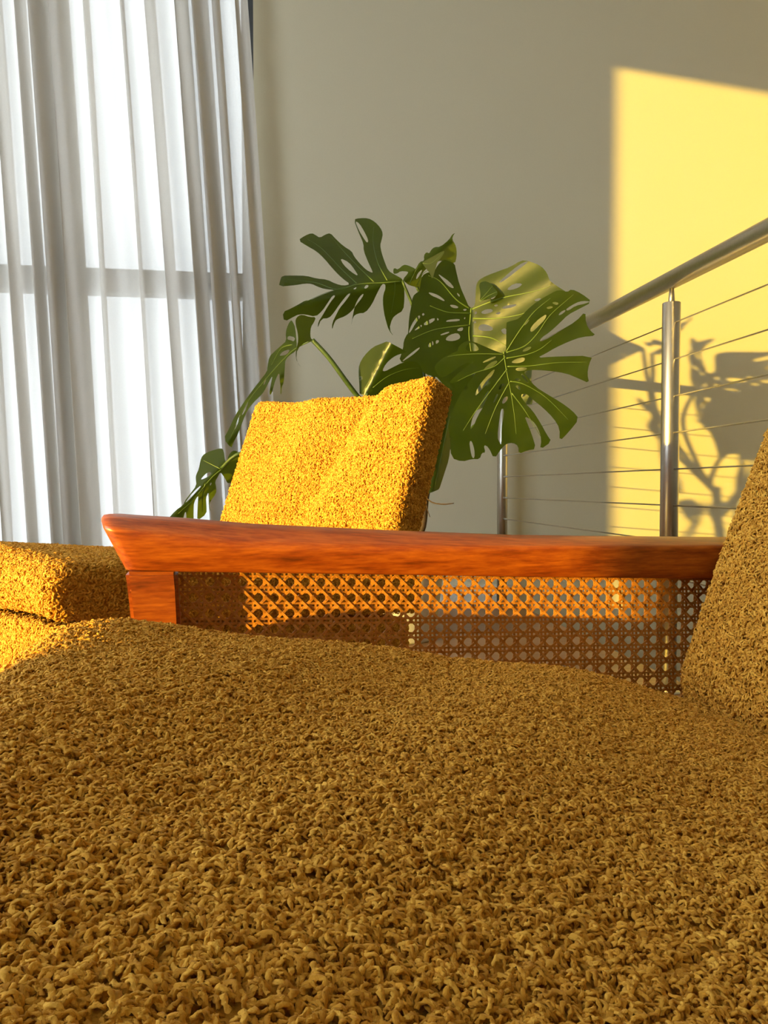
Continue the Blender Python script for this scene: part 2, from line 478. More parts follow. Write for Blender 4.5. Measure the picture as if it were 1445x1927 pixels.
def yarn_nodes(mat):
    """node group: two kinds of bent yarn loop set on the mesh points by their 'rot' and 'size'"""
    ng = bpy.data.node_groups.new('boucle_yarn', 'GeometryNodeTree')
    ng.interface.new_socket('Geometry', in_out='INPUT', socket_type='NodeSocketGeometry')
    ng.interface.new_socket('Geometry', in_out='OUTPUT', socket_type='NodeSocketGeometry')
    N = ng.nodes; L = ng.links
    gi = N.new('NodeGroupInput'); go = N.new('NodeGroupOutput')
    rng = random.Random(5)
    pr = N.new('GeometryNodeCurvePrimitiveCircle'); pr.inputs['Resolution'].default_value = 8; pr.inputs['Radius'].default_value = .00092
    g2 = N.new('GeometryNodeGeometryToInstance')
    for k in range(7):
        c = N.new('GeometryNodeCurvePrimitiveBezierSegment'); c.mode = 'POSITION'; c.inputs['Resolution'].default_value = 9
        q = lambda a, b: rng.uniform(a, b)
        L_ = q(.0020, .0034)
        c.inputs['Start'].default_value = (-L_, q(-.001, .001), -.0026)
        c.inputs['Start Handle'].default_value = (q(-.0034, .0004), q(-.0036, .0036), q(.0010, .0040))
        c.inputs['End Handle'].default_value = (q(-.0004, .0034), q(-.0036, .0036), q(.0006, .0036))
        c.inputs['End'].default_value = (L_, q(-.001, .001), -.0026)
        cm = N.new('GeometryNodeCurveToMesh'); cm.inputs['Fill Caps'].default_value = True
        L.new(c.outputs[0], cm.inputs['Curve']); L.new(pr.outputs[0], cm.inputs['Profile Curve'])
        # lumpy, hairy yarn instead of a smooth tube
        nz = N.new('ShaderNodeTexNoise'); nz.noise_dimensions = '4D'
        nz.inputs['Scale'].default_value = 760.0; nz.inputs['Detail'].default_value = 4.0; nz.inputs['W'].default_value = 3.7 * k
        po = N.new('GeometryNodeInputPosition'); L.new(po.outputs[0], nz.inputs['Vector'])
        sb = N.new('ShaderNodeVectorMath'); sb.operation = 'SUBTRACT'; sb.inputs[1].default_value = (.5, .5, .5)
        L.new(nz.outputs['Color'], sb.inputs[0])
        ml = N.new('ShaderNodeVectorMath'); ml.operation = 'SCALE'; ml.inputs['Scale'].default_value = .0042
        L.new(sb.outputs[0], ml.inputs[0])
        sp = N.new('GeometryNodeSetPosition'); L.new(cm.outputs[0], sp.inputs['Geometry']); L.new(ml.outputs[0], sp.inputs['Offset'])
        ss = N.new('GeometryNodeSetShadeSmooth'); L.new(sp.outputs[0], ss.inputs[0])
        sm = N.new('GeometryNodeSetMaterial'); sm.inputs['Material'].default_value = mat
        L.new(ss.outputs[0], sm.inputs['Geometry']); L.new(sm.outputs[0], g2.inputs[0])
    ip = N.new('GeometryNodeInstanceOnPoints'); ip.inputs['Pick Instance'].default_value = True
    L.new(gi.outputs[0], ip.inputs['Points']); L.new(g2.outputs[0], ip.inputs['Instance'])
    na = N.new('GeometryNodeInputNamedAttribute'); na.data_type = 'FLOAT_VECTOR'; na.inputs['Name'].default_value = 'rot'
    er = N.new('FunctionNodeEulerToRotation'); L.new(na.outputs[0], er.inputs[0]); L.new(er.outputs[0], ip.inputs['Rotation'])
    nb = N.new('GeometryNodeInputNamedAttribute'); nb.data_type = 'FLOAT_VECTOR'; nb.inputs['Name'].default_value = 'size'
    L.new(nb.outputs[0], ip.inputs['Scale'])
    L.new(ip.outputs[0], go.inputs[0])
    return ng
YARN = {}
def pile(part, V, N, F, dens, size, mat, seed, relief=1.0, grain=None):
    """boucle yarn loops scattered over the cushion skin"""
    rng = np.random.RandomState(seed)
    A, B_, C, D = V[F[:, 0]], V[F[:, 1]], V[F[:, 2]], V[F[:, 3]]
    ar = 0.5 * np.linalg.norm(np.cross(C - A, D - B_), axis=1)
    cen = (A + B_ + C + D) / 4
    lam = ar * dens(cen)
    k = rng.poisson(lam)
    f = np.repeat(np.arange(len(F)), k); n = len(f)
    u, v = rng.rand(n, 1), rng.rand(n, 1)
    def bil(X): return (X[F[f, 0]] * (1 - u) * (1 - v) + X[F[f, 1]] * u * (1 - v) + X[F[f, 2]] * u * v + X[F[f, 3]] * (1 - u) * v)
    P, Nn = bil(V), bil(N)
    Nn = Nn + rng.randn(n, 3) * 0.22
    Nn /= np.linalg.norm(Nn, axis=1, keepdims=True)
    P = P + Nn * (0.0030 * tufts(P, 0.0056, 3)[:, None] * relief)
    t = rng.randn(n, 3) + (grain if grain is not None else 0.0); t -= Nn * (t * Nn).sum(1, keepdims=True); t /= np.linalg.norm(t, axis=1, keepdims=True)
    b = np.cross(Nn, t)
    # columns t, b, Nn -> XYZ euler
    ey = -np.arcsin(np.clip(t[:, 2], -1, 1)); ex = np.arctan2(b[:, 2], Nn[:, 2]); ez = np.arctan2(t[:, 1], t[:, 0])
    P = P + Nn * (rng.rand(n, 1) * 0.0018 - 0.0008) * size
    sc = size * (0.78 + 0.5 * rng.rand(n, 1)) * np.array([[1.12, 1.12, 0.68]]) * (0.85 + 0.3 * rng.rand(n, 3))
    me = bpy.data.meshes.new('boucle_pile')
    me.vertices.add(n); me.vertices.foreach_set('co', P.astype(np.float32).ravel())
    a = me.attributes.new('rot', 'FLOAT_VECTOR', 'POINT'); a.data.foreach_set('vector', np.stack([ex, ey, ez], 1).astype(np.float32).ravel())
    a = me.attributes.new('size', 'FLOAT_VECTOR', 'POINT'); a.data.foreach_set('vector', sc.astype(np.float32).ravel())
    me.update()
    o = bpy.data.objects.new('boucle_pile', me); COL.objects.link(o)
    me.materials.append(mat)
    o.parent = part; o.matrix_parent_inverse = part.matrix_world.inverted()
    o['kind'] = 'stuff'
    if mat.name not in YARN: YARN[mat.name] = yarn_nodes(mat)
    md = o.modifiers.new('yarn', 'NODES'); md.node_group = YARN[mat.name]
    print('yarns', part.name, n)
    return o

# ------------------------------------------------------------------ near armchair
avec = Vector((math.cos(AROT), math.sin(AROT), 0)); wvec = Vector((math.sin(AROT), -math.cos(AROT), 0))
A0 = cw(-0.2376, 0.659); A0.z = 0
def ch1(a, w, z):
    """armchair coordinates: a front to back along the arm, w from the arm inwards, z above the lens height"""
    v = A0 + avec * a + wvec * w
    return Vector((v.x, v.y, CAMZ + z))
def ch1_np(a, w, z):
    out = np.empty((len(a), 3))
    out[:, 0] = A0.x + avec.x * a + wvec.x * w
    out[:, 1] = A0.y + avec.y * a + wvec.y * w
    out[:, 2] = CAMZ + z
    return out
c1 = ch1(0.3, 0.5, 0)
chair1 = empty('armchair', (c1.x, c1.y, 0), 'mustard boucle armchair with reddish wooden arm and woven cane side panel', 'armchair')

SA = np.array([-.06, .0175, .135, .263, .363, .464, .541, .68]); SZt = np.array([-.100, -.107, -.120, -.137, -.153, -.172, -.194, -.235])
scoef = np.polyfit(SA, SZt, 3)
def seat1_def(B):
    a, w, z = B[:, 0], B[:, 1], B[:, 2]           # z: 0 at the top of the box, negative below
    top = np.polyval(scoef, a)
    dome = 0.020 * (1 - np.clip((w - 0.50) / 0.52, -1, 1) ** 2) * (1 - 1.75 * np.clip(a / 0.55, 0, 1.1)) - 0.006
    roll = -0.020 * np.clip((0.03 - a) / 0.09, 0, 1) ** 2
    f = np.clip((z + 0.16) / 0.16, 0, 1)
    zz = z + (top + roll) * (0.35 + 0.65 * f) + (-0.15) * 0.65 * (1 - f) + dome * f
    lump = 0.003 * np.sin(a * 17 + 1) * np.sin(w * 13) + 0.002 * np.sin(a * 31 + w * 22)
    aa = a - 0.010 * np.sin(np.clip(-z / 0.16, 0, 1) * np.pi) * (a < 0.05)
    return ch1_np(aa, w, zz + lump * f)
ws = seg((0.012, 0.06, 0.003), (0.06, 1.10, 0.006), (1.10, 1.16, 0.004))
as_ = seg((-0.065, 0.0, 0.003), (0.0, 0.68, 0.006))
zs_ = seg((-0.16, -0.055, 0.006), (-0.055, 0.0, 0.003))
def dens1(c):
    w = (c[:, 0] - A0.x) * wvec.x + (c[:, 1] - A0.y) * wvec.y
    return np.where(w < 0.62, 390000.0, np.where(w < 0.8, 220000.0, 100000.0))
cushion('seat_cushion', as_, ws, zs_, 0.052, seat1_def, M_FAB, chair1, 0.0012, 0.0060,
        skip=((2, 0), (0, 1)), dens=dens1, size=0.57, grain=np.array([[avec.x, avec.y, 0]]) * 0.7)

REC = math.radians(22.8)
def back1_def(B):
    v, w, t = B[:, 0], B[:, 1], B[:, 2]            # v up the recline, t forwards (0 front, -0.13 rear)
    bulge = 0.022 * np.sin(np.pi * np.clip(v / 0.47, 0, 1)) * (1 - np.clip((w - 0.57) / 0.62, -1, 1) ** 4)
    tt = t + bulge * np.clip(1 + t / 0.13, 0, 1) - 0.004
    a = 0.513 + v * math.sin(REC) - tt * math.cos(REC)
    z = -0.212 + v * math.cos(REC) + tt * math.sin(REC)
    return ch1_np(a, w, z)
cushion('back_cushion', seg((0, 0.50, 0.006)), seg((0.012, 1.16, 0.006)),
        seg((-0.14, -0.05, 0.006), (-0.05, 0.0, 0.003)), 0.045, back1_def, M_FAB, chair1, 0.0012, 0.0060,
        skip=((2, 0),), dens=lambda c: dens1(c) * 0.62, size=0.70)

# wooden arm: sculpted rail lofted from front to back
RT = np.array([[0, -.0225], [.026, -.0248], [.057, -.0278], [.126, -.0346], [.263, -.0426], [.39, -.0489], [.60, -.0540], [.78, -.057]])
RB = np.array([[0, -.0720], [.015, -.0726], [.057, -.0741], [.126, -.0768], [.263, -.0822], [.39, -.0876], [.59, -.0945], [.78, -.101]])
def build_rail():
    bm = bmesh.new(); rings = []
    for k, a in enumerate(np.concatenate([[0, .004, .01, .018], np.linspace(.03, .76, 40)])):
        zt_ = float(np.interp(a, RT[:, 0], RT[:, 1])); zb = float(np.interp(a, RB[:, 0], RB[:, 1]))
        ch = float(np.interp(a, [0, .026, .10, .26, .39, .6, .8], [.010, .0135, .0165, .0135, .0095, .007, .006]))
        prof = [(0.0, zb + .002), (-.002, zb), (-.050, zb), (-.052, zb + .002), (-.056, zt_ - .012), (-.053, zt_ - .004),
                (-.046, zt_), (-.030, zt_ + .0005), (-.016, zt_ - .25 * ch), (-.004, zt_ - .80 * ch), (0.0008, zt_ - ch), (.0012, zt_ - ch - .004)]
        if k < 4:                                  # rounded nose
            s = [.72, .88, .96, 1.0][k]
            cz = (zt_ + zb) / 2 + .006
            prof = [(-.026 + (u + .026) * s, cz + (z - cz) * (s if z > cz else 1)) for u, z in prof]
        ring = []
        for u, z in prof:
            f = (z - zb) / (zt_ - zb)
            fl = 0.026 * (1 - f) ** 0.9 - 0.011
            aa = a + (fl if a < 0.03 else fl * max(0, (0.06 - a) / 0.03 if a < .06 else 0))
            ring.append(bm.verts.new(ch1(aa, u, z)))
        rings.append(ring)
    n = len(rings[0])
    for i in range(len(rings) - 1):
        for k in range(n):
            bm.faces.new((rings[i][k], rings[i][(k + 1) % n], rings[i + 1][(k + 1) % n], rings[i + 1][k]))
    bm.faces.new(rings[0][::-1]); bm.faces.new(rings[-1])
    me = bm_mesh('arm_rail', bm, True)
    o = link('arm_rail', me, M_WOOD, chair1)
    return o
build_rail()
def prism(name, pts, w0, w1, mat, parent, bev=0.003):
    """outline in armchair (a, z) extruded across w"""
    bm = bmesh.new()
    f = bm.faces.new([bm.verts.new(ch1(a, w0, z)) for a, z in pts])
    ex = bmesh.ops.extrude_face_region(bm, geom=[f])
    bmesh.ops.translate(bm, vec=wvec * (w1 - w0), verts=[v for v in ex['geom'] if isinstance(v, bmesh.types.BMVert)])
    bmesh.ops.recalc_face_normals(bm, faces=bm.faces)
    if bev: bmesh.ops.bevel(bm, geom=bm.edges[:], offset=bev, segments=2, affect='EDGES')
    return link(name, bm_mesh(name, bm, False), mat, parent)
zf = -CAMZ
prism('front_post', [(.0145, -.0730), (.0578, -.0742), (.0590, -.09), (.0600, -.115), (.0605, -.16), (.060, -.33), (.052, zf), (.026, zf), (.022, -.33), (.0205, -.16), (.0188, -.115), (.0165, -.09)],
      -.052, -.0008, M_WOODP, chair1)
prism('rear_post', [(.635, -.0965), (.68, -.098), (.685, -.30), (.715, zf), (.685, zf), (.64, -.30)], -.050, -.001, M_WOODP, chair1)
prism('side_rail', [(.061, -.255), (.639, -.275), (.639, -.335), (.061, -.315)], -.046, -.004, M_WOODP, chair1)
prism('seat_frame', [(.0, -.262), (.66, -.262), (.66, -.312), (.0, -.312)], 0.003, 1.15, M_WOODP, chair1)
for a0 in (.03, .66):
    prism('leg', [(a0, -.313), (a0 + .042, -.313), (a0 + .034, zf), (a0 + .008, zf)], 1.09, 1.13, M_WOODP, chair1)
# caning: pairs of upright and level strands with two sets of diagonals
def build_cane():
    p = 0.0147; tilt = 0.0335
    a0, a1 = 0.058, 0.638
    H = 0.185
    V, F = [], []
    def zat(a, s): return -0.0722 - tilt * (a - 0.06) - s
    def ribbon(p0, p1, wid, off, thick=0.0012, waves=0.0):
        d = np.array(p1) - np.array(p0); L = np.linalg.norm(d)
        if L < 0.002: return
        d /= L; nrm = np.array([-d[1], d[0]]) * wid / 2
        n = max(2, int(L / (p / 2)) + 1) if waves else 2
        base = len(V)
        for k in range(n):
            q = np.array(p0) + d * L * k / (n - 1)
            o = off + waves * (1 if k % 2 else -1)
            for sgn, dw in ((1, thick), (-1, thick), (-1, -thick), (1, -thick)):
                aa, ss = q + nrm * sgn
                V.append(tuple(ch1(aa, -0.0280 + o + dw / 2, zat(aa, ss))))
            if k:
                b = base + 4 * (k - 1)
                for m in range(4):
                    F.append((b + m, b + (m + 1) % 4, b + 4 + (m + 1) % 4, b + 4 + m))
    na = int((a1 - a0) / p); nh = int(H / p)
    off = 0.145 * p
    for i in range(na + 1):
        for s in (-1, 1):
            x = a0 + 0.006 + i * p + s * off
            if a0 < x < a1: ribbon((x, 0), (x, H), 0.0019, -0.0006, waves=0.0005)
    for j in range(nh + 1):
        for s in (-1, 1):
            y = 0.0062 + j * p + s * off
            if 0 < y < H: ribbon((a0, y), (a1, y), 0.0019, 0.0005, waves=-0.0005)
    for k in range(-nh - 2, na + nh + 3):
        for sg in (1, -1):
            # line: (x - a0') - sg*(y - y0') = (k + .5) p
            def xat(y): return a0 + 0.006 + (k + 0.5) * p + sg * (y - 0.0062)
            ys_ = [0.0, H]
            pts_ = [(xat(y), y) for y in ys_]
            # clip in x
            (x0, y0), (x1, y1) = pts_
            def clip(xc): return y0 + (xc - x0) * (y1 - y0) / (x1 - x0)
            P2 = []
            for (x, y) in pts_:
                if x < a0: x, y = a0, clip(a0)
                elif x > a1: x, y = a1, clip(a1)
                P2.append((x, y))
            if P2[0][1] < -1e-6 or P2[1][1] > H + 1e-6 or P2[0][1] > H or P2[1][1] < 0: continue
            ribbon(P2[0], P2[1], 0.0023, 0.0018 if sg > 0 else 0.0006, waves=0.0006 * sg)
    me = mesh_np('cane_panel', V, F, False)
    o = link('cane_panel', me, M_CANE, chair1)
    return tag(o, 'honey coloured six-way woven cane', kind='stuff')
build_cane()

# ------------------------------------------------------------------ far lounge chair
b2 = math.radians(45) - YAW
bvec = Vector((math.cos(b2), math.sin(b2), 0)); svec = Vector((-math.sin(b2), math.cos(b2), 0))
N2 = cw(-0.395, 0.93); N2.z = 0
def ch2(b, s, z):
    v = N2 + bvec * b + svec * s
    return Vector((v.x, v.y, CAMZ + z))
c2 = ch2(.3, .3, 0)
chair2 = empty('lounge_chair', (c2.x, c2.y, 0), 'mustard boucle lounge chair standing between the cane arm and the monstera', 'lounge chair')
W2 = 0.60
def place2(b, s, z):
    return np.stack([N2.x + bvec.x * b + svec.x * s, N2.y + bvec.y * b + svec.y * s, CAMZ + z], 1)
def seat2_def(B):
    b, s, z = B[:, 0], B[:, 1], B[:, 2]
    tilt = -0.10 * np.clip(b, 0, 1)
    dome = 0.010 * (1 - np.clip((s - .3) / .32, -1, 1) ** 2) * np.clip(1 + z / .08, 0, 1)
    wob = 0.007 * np.sin(s * 12 + .8) * np.clip(-z / .08, 0, 1)
    bul = -0.014 * np.sin(np.pi * np.clip(-z / .078, 0, 1)) * (b < .1)
    return place2(b + bul, s, z - 0.094 + tilt + dome + wob)
cushion('seat_cushion', seg((0, .12, .004), (.12, .66, .006)), seg((0, .34, .004), (.34, W2, .006)), seg((-.080, 0, .004)), 0.020,
        seat2_def, M_FAB, chair2, 0.0012, 0.0060, skip=((2, 0),), dens=lambda c: np.full(len(c), 150000.0), size=0.88)
def base2_def(B):
    b, s, z = B[:, 0], B[:, 1], B[:, 2]
    return place2(b, s, z - 0.178 - 0.10 * np.clip(b, 0, 1) + .004 * np.sin(s * 12 + .8))
cushion('seat_base', seg((.004, .12, .004), (.12, .64, .006)), seg((.012, .34, .004), (.34, W2 - .012, .007)), seg((-.092, 0, .004)), 0.014,
        base2_def, M_FAB, chair2, 0.0012, 0.0060, dens=lambda c: np.full(len(c), 150000.0), size=0.88)

nt_, ft_ = np.array(cw(.085, 1.405, .212)), np.array(cw(-.300, 1.80, .203))
nb_, fb_ = np.array(cw(-.012, 1.315, -.185)), np.array(cw(-.405, 1.71, -.185))
nrm2 = np.cross(nt_ - nb_, fb_ - nb_); nrm2 /= np.linalg.norm(nrm2)
if np.dot(nrm2, np.array(CAM) - nt_) < 0: nrm2 = -nrm2
BW, BH, BT = .56, .42, .076
def back2_def(B):
    u = B[:, 0] / BW; v = B[:, 1] / BH; t = B[:, 2]     # t: 0 front .. -BT rear
    P = (nb_[None] * ((1 - u) * (1 - v))[:, None] + nt_[None] * ((1 - u) * v)[:, None]
         + fb_[None] * (u * (1 - v))[:, None] + ft_[None] * (u * v)[:, None])
    sag = -0.020 * np.clip(np.sin(np.pi * np.clip(u * 0.9 + .08, 0, 1)), 0, 1) ** 1.2 * v ** 3
    bul = 0.012 * np.sin(np.pi * np.clip(u, 0, 1)) * np.sin(np.pi * np.clip(v, 0, 1))
    fold = 0.0105 * np.sin((u * 1.0 + v * .32) * 15 + .6 + 1.5 * np.sin(v * 3)) * np.sin(np.pi * np.clip(u, 0, 1)) * (0.45 + .55 * v) \
        - 0.016 * np.exp(-((u + v * .28 - .56) / .055) ** 2) * (0.4 + .6 * v)
    d = t + (bul + fold) * np.clip(1 + t / BT, 0, 1)
    P = P + nrm2[None] * d[:, None]
    P[:, 2] += sag
    return P
def edge2(B):
    e = np.minimum(np.abs(B[:, 0]), np.abs(B[:, 2]) + np.abs(B[:, 0]))
    return 1 + 1.1 * np.exp(-((B[:, 0] / .014) ** 2 + (B[:, 2] / .014) ** 2))
cushion('back_cushion', seg((0, .10, .003), (.10, BW, .004)), seg((0, BH, .004)), seg((-BT, 0, .003)), 0.018,
        back2_def, M_FAB, chair2, 0.0012, 0.0060, skip=((1, 0),), dens=lambda c: np.full(len(c), 150000.0), size=0.88)
def prism2(name, pts, s0, s1, mat, bev=0.003):
    bm = bmesh.new()
    f = bm.faces.new([bm.verts.new(ch2(b, s0, z)) for b, z in pts])
    ex = bmesh.ops.extrude_face_region(bm, geom=[f])
    bmesh.ops.translate(bm, vec=svec * (s1 - s0), verts=[v for v in ex['geom'] if isinstance(v, bmesh.types.BMVert)])
    bmesh.ops.recalc_face_normals(bm, faces=bm.faces)
    bmesh.ops.bevel(bm, geom=bm.edges[:], offset=bev, segments=2, affect='EDGES')
    return link(name, bm_mesh(name, bm), mat, chair2)
prism2('seat_frame', [(-.01, -.250), (.62, -.312), (.62, -.355), (-.01, -.295)], .0, W2, M_WOODP)
for s0 in (.02, W2 - .06):
    prism2('leg', [(.02, -.295), (.06, -.297), (.045, zf), (.02, zf)], s0, s0 + .04, M_WOODP)
    prism2('leg', [(.56, -.350), (.61, -.354), (.66, zf), (.63, zf)], s0, s0 + .04, M_WOODP)
    prism2('back_support', [(.60, -.33), (.635, -.33), (.775, .02), (.76, .02)], s0 + .10 * (1 if s0 < .3 else -1), s0 + .10 * (1 if s0 < .3 else -1) + .03, M_WOODP)

# ------------------------------------------------------------------ steel railing
p1 = cw(.776, 2.10); p2 = cw(.557, 3.62)
RXX = (p1.x + p2.x) / 2
ys_post = [p2.y, p1.y, p1.y - (p2.y - p1.y), p1.y - 2 * (p2.y - p1.y)]
rail = empty('stair_railing', (RXX, p1.y, 0), 'brushed steel railing with round handrail and stretched wire cables', 'railing')
hz = CAMZ + .560
link('handrail', tube_mesh('handrail', [(RXX, WALLY - .002, hz), (RXX, ys_post[-1] - .2, hz)], .0245, 32), M_STEEL, rail)
ptop_z = CAMZ + (917 - 573) / FPX * 2.10
for y in ys_post:
    link('post', lathe_mesh('post', [(.0, .0), (.024, 0), (.024, ptop_z - .0015), (.0225, ptop_z), (.0, ptop_z)][1:4], (RXX, y, 0), 32), M_STEEL, rail)
    link('spigot', lathe_mesh('spigot', [(.0085, ptop_z - .002), (.0085, ptop_z + .01), (.006, hz - .022)], (RXX, y, 0), 20), M_STEEL, rail)
    link('base_flange', lathe_mesh('base_flange', [(.045, 0.0005), (.045, .006), (.028, .010)], (RXX, y, 0), 32), M_STEEL, rail)
cz0 = CAMZ + (917 - 612) / FPX * 2.10
for k in range(8):
    z = cz0 - k * .0982
    link('cable', tube_mesh('cable', [(RXX, ys_post[0] - .026, z), (RXX, ys_post[-1], z)], .0021, 8), M_STEEL, rail)
    link('cable_fitting', tube_mesh('cable_fitting', [(RXX, ys_post[0] - .022, z), (RXX, ys_post[0] - .075, z)], [.0042, .0042], 10), M_STEEL, rail)

# ------------------------------------------------------------------ monstera
ZO = {'A': (520, 400, 5.558), 'B': (740, 430, 7.225), 'C': (740, 560, 7.225), 'D': (880, 480, 5.78), 'E': (830, 640, 4.817),
      'F': (310, 830, 9.03), 'G': (410, 580, 7.137), 'H': (660, 630, 4.817), 'P': (0, 0, 1.0)}
def tr(zone, *xy):
    x0, y0, s = ZO[zone]
    return [(x0 + xy[i] / s, y0 + xy[i + 1] / s) for i in range(0, len(xy), 2)]
POT = cw(.06, 2.84); POT.z = 0
plant = empty('monstera_plant', (POT.x, POT.y, 0), 'large potted monstera with split glossy green leaves in front of the wall', 'plant')

def chaikin(P):
    out = []
    n = len(P)
    for i in range(n):
        a, b = P[i], P[(i + 1) % n]
        out.append((a[0] * .75 + b[0] * .25, a[1] * .75 + b[1] * .25))
        out.append((a[0] * .25 + b[0] * .75, a[1] * .25 + b[1] * .75))
    return out
def inside(pts, poly):
    x, y = pts[:, 0], pts[:, 1]
    r = np.zeros(len(pts), bool); n = len(poly)
    for i in range(n):
        x0, y0 = poly[i]; x1, y1 = poly[(i + 1) % n]
        if y0 == y1: continue
        c = ((y0 > y) != (y1 > y)) & (x < (x1 - x0) * (y - y0) / (y1 - y0) + x0)
        r ^= c
    return r
def depth_fn(d0, cx, cy, gx, gy, qx=0, qy=0, mid=None, fold=0.0, rip=0.006, seed=0, fall=0.0):
    """distance of the blade over the picture: a tilted, arched sheet creased along its midrib"""
    def f(p):
        x, y = p[:, 0] - cx, p[:, 1] - cy
        d = d0 + gx * x + gy * y + qx * x * x + qy * y * y
        if mid is not None:
            (ax, ay), (bx, by) = mid
            L = math.hypot(bx - ax, by - ay)
            s = ((p[:, 0] - ax) * (by - ay) - (p[:, 1] - ay) * (bx - ax)) / L
            t = ((p[:, 0] - ax) * (bx - ax) + (p[:, 1] - ay) * (by - ay)) / L
            d = d + fold * np.abs(s) + 0.3 * rip * np.sin((t + .6 * np.abs(s)) / 9.0 + seed) * np.clip(np.abs(s) / 30, 0, 1)
        return d
    return f
def leaf(name, patches, mat, veins=(), vr=.0022, label=None, round_=True, parent=None):
    """patches: (outline, holes, depth function)"""
    V, F = [], []
    for outline, holes, fn in patches:
        polys = [chaikin(outline) if round_ else outline] + [chaikin(h) for h in holes]
        vs2, ed = [], []
        for P in polys:
            b = len(vs2); vs2 += P
            ed += [(b + i, b + (i + 1) % len(P)) for i in range(len(P))]
        A = np.array(polys[0])
        gx_, gy_ = np.meshgrid(np.arange(A[:, 0].min(), A[:, 0].max(), 7.0), np.arange(A[:, 1].min(), A[:, 1].max(), 7.0))
        G = np.stack([gx_.ravel(), gy_.ravel()], 1) + np.random.RandomState(1).rand(gx_.size, 2) * 2
        k = inside(G, polys[0])
        for h in polys[1:]: k &= ~inside(G, h)
        vs2 += [tuple(g) for g in G[k]]
        r = delaunay_2d_cdt([Vector(v) for v in vs2], ed, [], 0, 1e-4)
        co = np.array([(v.x, v.y) for v in r[0]])
        tri = np.array([t for t in r[2] if len(t) == 3])
        cen = co[tri].mean(1)
        k = inside(cen, polys[0])
        for h in polys[1:]: k &= ~inside(cen, h)
        tri = tri[k]
        d = fn(co)
        P3 = [px(float(x), float(y), float(dd)) for (x, y), dd in zip(co, d)]
        b = len(V); V += [tuple(p) for p in P3]; F += [tuple(int(i) + b for i in t) for t in tri]
    me = mesh_np(name, V, F, True)
    o = link(name, me, mat, parent or plant)
    if label: o['label'] = label
    for path, fn in veins:
        pp = smooth_path([Vector((x, y, 0)) for x, y in path], 5)
        arr = np.array([(q.x, q.y) for q in pp])
        dd = fn(arr) - .0003
        pts = [px(float(x), float(y), float(z)) for (x, y), z in zip(arr, dd)]
        n = len(pts)
        v = link('vein', tube_mesh('vein', pts, [vr * (1 - .75 * i / (n - 1)) for i in range(n)], 6), M_VEIN, o)
    return o

# upper left leaf, seen along its blade
f1 = depth_fn(2.87, 650, 530, .0006, .0, 0, 0, ((740, 530), (560, 575)), .0022, .004, 0)
o1 = tr('A', 25,775, 40,705, 60,660, 170,658, 310,660, 420,690, 530,700, 620,745, 700,765, 775,750, 690,690, 600,600, 500,480, 420,405, 330,355, 225,290, 300,240,
        370,213, 410,235, 455,265, 510,230, 565,213, 620,275, 700,350, 790,405, 810,455, 870,530, 940,600, 1000,630, 1008,620, 960,520, 912,400, 912,325, 860,210, 808,72,
        870,58, 960,58, 1030,95, 1090,160, 1115,220, 1100,290, 1085,340, 1100,420, 1130,510, 1170,610, 1240,650, 1330,700, 1338,800, 1340,900, 1328,1025, 1250,1070,
        1210,1110, 1180,1220, 1230,1300, 1175,1230, 1150,1150, 1125,1050, 1112,930, 1120,850, 1140,800, 1140,750, 1105,745, 1050,850, 1000,960, 930,1050, 850,1055, 800,1090,
        780,1200, 800,1070, 825,960, 870,880, 915,842, 900,885, 840,960, 790,1030, 720,1085, 640,1112, 610,1140, 580,1235, 585,1150, 625,1070, 660,1000, 720,930,
        780,845, 750,850, 700,910, 650,975, 600,1050, 550,1105, 470,1110, 430,1215, 440,1140, 480,1080, 520,1010, 570,930, 620,870, 590,865, 540,940, 480,1030, 410,1090,
        300,1065, 240,1065, 200,1080, 80,1145, 65,1040, 160,1000, 250,950, 300,920, 350,918, 450,870, 560,830, 620,812, 500,800, 430,775, 370,745, 300,742, 200,760)
h1 = [tr('A', 665,475, 760,520, 820,600, 860,668, 780,620, 700,545), tr('A', 822,85, 870,115, 920,200, 963,290, 950,320, 910,265, 860,180),
      tr('A', 800,800, 840,778, 828,803), tr('A', 915,790, 940,755, 970,765, 940,797)]
leaf('leaf', [(o1, h1, f1)], M_LEAF, [(tr('A', 1300,720, 1100,735, 950,740, 830,755, 620,808, 430,875, 200,990), f1), (tr('A', 830,750, 640,805, 400,730, 120,700), f1),
     (tr('A', 840,740, 690,600, 480,380, 330,280), f1), (tr('A', 1020,725, 860,570, 700,400, 580,260), f1), (tr('A', 1160,710, 1060,520, 1010,300, 1020,150), f1),
     (tr('A', 1240,720, 1235,850, 1200,1050), f1)])

